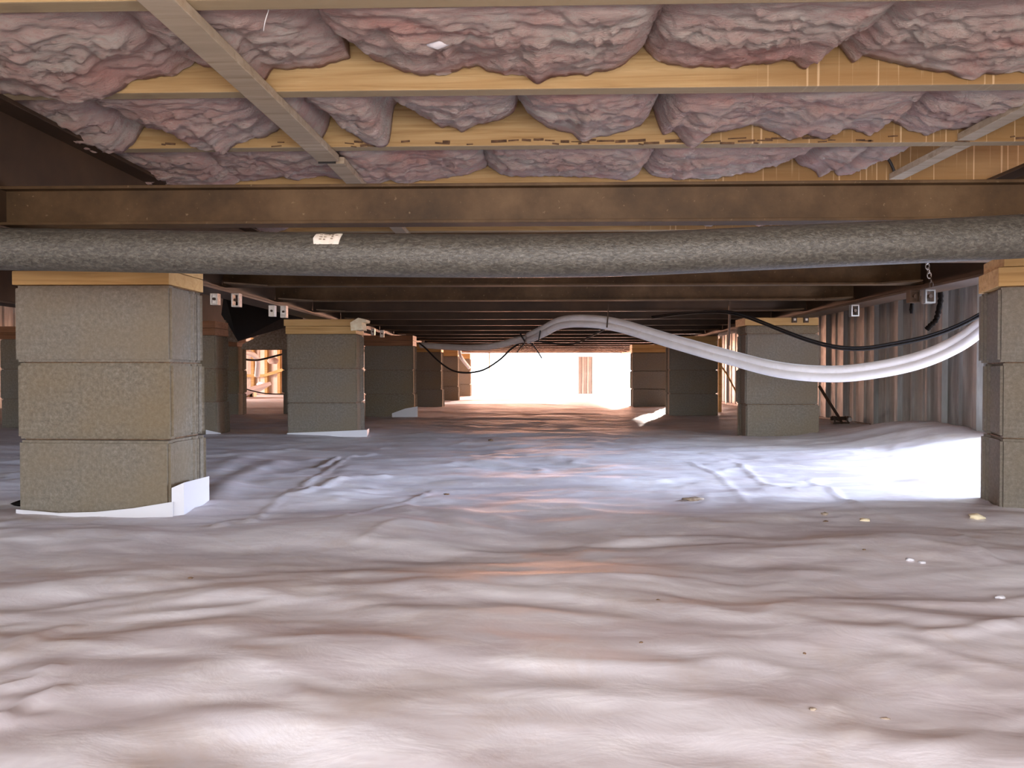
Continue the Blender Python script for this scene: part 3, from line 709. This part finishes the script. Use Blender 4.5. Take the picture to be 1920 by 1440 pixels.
# hanger straps
def strap(name, pts, w, t, label, cat='strap', m='steel_dark'):
    ps = [P(*q) for q in pts]; o0 = ps[0].copy(); mb = MB()
    for a, c_ in zip(ps[:-1], ps[1:]): mb.bar(a - o0, c_ - o0, w, t, (0, 1, 0) if abs((c_ - a).normalized().y) < .8 else (0, 0, 1))
    o = mb.build(name, M[m]); o.location = o0; tag(o, label, cat); return o
strap('hanger_strap', [(1141, 570, 3.93), (1140, 590, 3.925), (1138, 614, 3.92)], .006, .012, 'dark metal hanger strap holding up the crest of the white line')
strap('hanger_strap', [(1368, 565, 3.92), (1368, 590, 3.92), (1366, 648, 3.92)], .010, .012, 'dark metal hanger strap holding the paired black cable')
strap('anchor_strap', [(1536, 724, 4.5), (1552, 750, 4.6), (1570, 778, 4.75), (1582, 800, 4.85)], .016, .006, 'rusty tie-down strap slanting to the ground behind the capped pier')
strap('anchor_strap', [(1349, 682, 6.9), (1362, 700, 7.0), (1382, 738, 7.1)], .014, .006, 'orange-lit tie-down strap in the dark gap between two piers', m='pine_plain')
# ground anchor head
p = P(1575, 801, 4.85); z0 = fz(p.x, 4.85)
an = empty('ground_anchor', (p.x, 4.85, z0), 'rusty ground anchor head at the foot of the slanting strap', 'anchor')
MB().bb(-.05, .05, -.02, .02, .0, .012).bb(-.045, -.035, -.02, .02, .01, .05).bb(.035, .045, -.02, .02, .01, .05).build('bracket', M['steel_dark'], an)
MB().tube([(-.06, -.0, .035), (.065, -.0, .035)], .012, 10).build('ratchet_bolt', M['steel_dark'], an, smooth=True)
MB().tube([(.05, -.03, .03), (.05, .03, .03)], .014, 8).build('bolt_head', M['zinc'], an)
# gas-like post behind third pier skirting side
MB_p = MB().bb(P(1350, 0, 6.75).x, P(1356, 0, 6.75).x, 6.75, 6.78, fz(1.9, 6.75) - .02, ZB - .001)
o = MB_p.build('wood_post', M['pine_plain'], bevel=.002); tag(o, 'slim orange-lit wooden post behind the shaded pier under the white line', 'post')

# flange clips
def clip(px, py, D, w, h, label, open_=True, m='zinc'):
    p = P(px, py, D); zt = ZB - .0005
    e = empty('flange_clip', (p.x, D, zt), label, 'clip'); t = .005
    mb = MB().bb(-w / 2, w / 2, 0, .03, -t, 0).bb(-w / 2, -w / 2 + t, 0, .03, -h, -t).bb(w / 2 - t, w / 2, 0, .03, -h, -t).bb(-w / 2, w / 2, 0, .03, -h - t, -h)
    if not open_: mb.bb(-w / 2 + t, w / 2 - t, .004, .008, -h, -t)
    mb.build('bracket', M[m], e)
    MB().tube([(0, -.002, -h * .55), (0, .02, -h * .55)], w * .2, 8).build('bolt', M['steel_dark'], e)
clip(401, 568, 2.90, .028, .038, 'pale flange clip in front of the narrow shaded pier', False)
clip(441, 570, 2.90, .030, .046, 'open square flange clip, second out from the largest pier')
clip(509, 590, 3.42, .026, .044, 'yellowish solid flange clip beside a whiter one', False, 'paper')
clip(531, 588, 3.44, .026, .048, 'white flange clip closest to the splintered-top pier', False)
clip(699, 640, 5.2, .024, .040, 'tiny grey flange clip just past the splintered-top pier', False)
clip(716, 640, 5.4, .026, .045, 'tiny bright flange clip past the splintered-top pier', False, 'paper')
clip(1716, 548, 2.86, .036, .040, 'dark flange clip hanging on the blue-lit beam, farther of the close pair', False, 'steel_dark')
clip(1745, 548, 2.84, .036, .044, 'larger grey flange clip on the blue-lit beam below the chain', True, 'galv')
clip(1604, 576, 3.46, .034, .046, 'flange clip on the blue-lit beam, halfway to the capped pier', True, 'galv')
for px, lb_ in ((1490, 'rusty square clip on the capped pier, farther from the skirting'), (1512, 'rusty square clip on the capped pier, nearer to the skirting')):
    p = P(px, 600, 4.235); e = empty('pad_clip', (p.x, 4.235, p.z), lb_, 'clip')
    MB().bb(-.013, .013, 0, .01, -.014, .014).build('plate', M['steel_dark'], e); MB().bb(-.006, .006, -.004, 0, -.003, .009).build('nut', M['zinc'], e)

# black foam drips and chain at the blue-lit beam
o = MB().tube(smooth_path([P(*q) for q in [(1763, 540, 2.95), (1764, 560, 2.95), (1760, 582, 2.95), (1755, 600, 2.95), (1745, 610, 2.95), (1738, 617, 2.95)]], 5), [.007 + .004 * abs(math.sin(i * 1.3)) for i in range(26)], 9, True).build('foam_drip', M['blackfoam'], smooth=True)
tag(o, 'ragged black drip hanging from the blue-lit beam, curling at its end', 'drip')
o = MB().tube(smooth_path([P(*q) for q in [(1848, 522, 2.75), (1848, 545, 2.75), (1849, 570, 2.75), (1845, 600, 2.76), (1842, 636, 2.78)]], 5), [.005 + .003 * abs(math.sin(i * 1.7)) for i in range(21)], 8, True).build('foam_drip', M['blackfoam'], smooth=True)
tag(o, 'straight black drip beside the cut-off pier, crossing the white line end', 'drip')
o = MB().tube([P(1710, 569, 2.93), P(1709, 580, 2.93), P(1709, 588, 2.93)], [.006, .008, .005], 8).build('foam_drip', M['blackfoam'], smooth=True); tag(o, 'small dark drop under the farther clip of the close pair', 'drip')
ch = empty('chain', P(1742, 525, 2.62), 'short rusty chain hanging from behind the mottled pipe onto the blue-lit beam', 'chain')
prev = ch.location.copy()
for i in range(7):
    p = P(1736 + i * 1.6, 482 + i * 8.5, 2.62) - prev; rg = [(math.cos(a) * .0062, 0, math.sin(a) * .0105) for a in np.linspace(0, 2 * math.pi, 11)]
    if i % 2: rg = [(0, x, z) for x, _, z in rg]
    MB().tube([Vector(q) + p for q in rg], .0022, 6, False).build('chain_link', M['zinc'] if i < 5 else M['steel_dark'], ch, smooth=True)

# ------------------------------------------------------------------ things beyond the near-wall piers
# black belly sheet, torn, and pale torn boards
def sheet(pts, name, label, m, cat, th=.012):
    ps = [P(*q) for q in pts]; o0 = ps[0].copy(); n = len(ps)
    vs = [p - o0 for p in ps] + [p - o0 + Vector((0, th, 0)) for p in ps]
    o = MB().add(vs, [tuple(range(n)), tuple(range(n, 2 * n))[::-1]] + [(i, i + n, (i + 1) % n + n, (i + 1) % n) for i in range(n)]).build(name, M[m]); o.location = o0; tag(o, label, cat); return o
sheet([(415, 590, 5.1), (445, 640, 5.1), (560, 606, 5.6), (600, 560, 5.7), (420, 545, 5.1)], 'belly_sheet', 'torn black underfloor sheet sagging above the small bright gap', 'black', 'sheet')
sheet([(455, 645, 5.9), (528, 608, 5.9), (560, 608, 5.9), (560, 655, 5.9), (452, 655, 5.9)], 'hardboard_sheet', 'grey-brown hardboard scrap hanging over the small bright gap', 'leaf', 'board')
sheet([(422, 600, 5.0), (446, 642, 5.0), (425, 640, 5.0)], 'hardboard_sheet', 'small grey triangular board scrap behind the narrow shaded pier', 'leaf', 'board')
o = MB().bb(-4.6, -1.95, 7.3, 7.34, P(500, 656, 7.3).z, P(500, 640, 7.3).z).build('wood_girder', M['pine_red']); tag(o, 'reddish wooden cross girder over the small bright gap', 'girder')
# lit clutter in the bright gap
o = MB().bar(P(430, 745, 10.5), P(492, 728, 11.2), .05, .35, (0, 1, 0)).build('white_board', M['flap'], bevel=.004); tag(o, 'white board lying on the ground in the small bright gap', 'board')
p = P(490, 720, 12.3); o = blob('paper_scrap', p, .055, M['flap'], (1.3, .5, .7), 2); tag(o, 'bright white scrap in the small bright gap', 'scrap')
o = MB().tube(smooth_path([P(448, 662, 9.2), P(462, 661, 9.4), P(472, 664, 9.5), P(480, 670, 9.6), P(484, 680, 9.7), P(482, 705, 9.8)], 6), .034, 12).build('flex_duct', M['foam'], smooth=True); tag(o, 'pale flexible duct curving down in the small bright gap', 'duct')
o = blob('insulation_scrap', P(512, 676, 10.5), .07, M['pink'], (1.2, .6, .7), 5); tag(o, 'pink insulation scrap at the top of the small bright gap', 'insulation')
o = MB().bb(*(lambda q: (q.x - .05, q.x + .09, q.y, q.y + .12, .0, .08))(P(462, 744, 11.0))).build('wood_offcut', M['pine_plain'], bevel=.003); tag(o, 'tan wood offcut on the ground below the white board', 'offcut')
o = MB().bb(*(lambda q: (q.x - .03, q.x + .03, q.y, q.y + .12, .0, .10))(P(472, 744, 11.0))).build('wood_offcut', M['cream'], bevel=.003); tag(o, 'pale wood offcut standing beside the tan one in the bright gap', 'offcut')

# far end
e = empty('skirting_sheet', (P(1085, 0, 12.6).x, 12.6, 0), 'pale corrugated sheet standing alone in the bright far opening', 'sheet')
corrugated(0, .235, 0, .0, ZB - .03, 'sheet', e, M['galv'], pitch=.08, depth=.02, axis='x', th=.012)
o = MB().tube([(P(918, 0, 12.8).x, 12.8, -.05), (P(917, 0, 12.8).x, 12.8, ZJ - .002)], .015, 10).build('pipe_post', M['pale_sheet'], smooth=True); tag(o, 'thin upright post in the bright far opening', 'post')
p = [(860, 633, 9.3), (866, 648, 9.3), (862, 660, 9.3), (866, 672, 9.3), (880, 690, 9.4)]
o = MB().tube(smooth_path([P(*q) for q in p], 6), .022, 10).build('torn_wrap', M['foam'], smooth=True); tag(o, 'pinkish torn wrap dangling from the ceiling near the bright opening', 'wrap')

# ------------------------------------------------------------------ crumbs on the liner
def crumb(px, py, w, label, name='foam_crumb', m='cream', cat='crumb', sq=(1, .8, .45)):
    q = PZ(px, py, 0); q = PZ(px, py, fz(q.x, q.y)); s = w * q.y / F / 2
    o = blob(name, (q.x, q.y, fz(q.x, q.y) + s * sq[2] * .5), s, M[m], sq, px * .37, sub=2, rough=.5); tag(o, label, cat)
crumb(1832, 979, 26, 'largest cream foam crumb, in front of the cut-off pier')
crumb(1622, 976, 16, 'cream foam crumb halfway between dry leaf and cut-off pier')
crumb(1706, 1055, 14, 'white crumb, farther from the skirting of a close pair', m='flap')
crumb(1729, 1058, 12, 'white crumb, nearer to the skirting of a close pair', m='flap')
crumb(1875, 1126, 17, 'white crumb at the picture edge, well in front of the cut-off pier', m='flap')
crumb(1546, 966, 13, 'tan crumb on the dull strip in front of the blue-lit patch', m='leaf')
crumb(1300, 938, 44, 'curled grey-brown dry leaf on the blue-lit liner', 'dry_leaf', 'leaf', 'leaf', (1, .5, .16))
crumb(920, 832, 10, 'dark dirt clod beyond the middle of the liner', 'dirt_clod', 'dirt', 'dirt')
crumb(838, 926, 11, 'flat dark dirt flake near the long white crease', 'dirt_clod', 'dirt', 'dirt', (1, .6, .3))
crumb(357, 1084, 11, 'dark flake on the liner in front of the largest pier', 'dirt_clod', 'dirt', 'dirt', (1, .6, .3))
crumb(1234, 1125, 8, 'tiny dark speck on the open liner, centre', 'dirt_clod', 'dirt', 'dirt', (1, .6, .3))
crumb(1202, 1205, 7, 'round dark speck at the lower middle of the liner', 'dirt_clod', 'dirt', 'dirt')
crumb(1508, 1228, 7, 'dark speck in line with the rusty-clipped pier, near the camera', 'dirt_clod', 'dirt', 'dirt')
crumb(1524, 1332, 14, 'tan ring-like crumb close to the camera', 'dirt_clod', 'leaf', 'dirt')
crumb(1660, 1342, 18, 'small dark twig close to the camera', 'twig', 'leaf', 'twig', (1, .25, .2))
crumb(1548, 978, 10, 'small brown flake beside the tan crumb', 'dirt_clod', 'dirt', 'dirt', (1, .5, .3))
crumb(1620, 1029, 6, 'dark speck behind the pair of white crumbs', 'dirt_clod', 'dirt', 'dirt')
crumb(50, 948, 60, 'dark crumpled scrap at the near-wall corner of the largest pier foot', 'dark_scrap', 'blackfoam', 'scrap', (1, .4, .22))
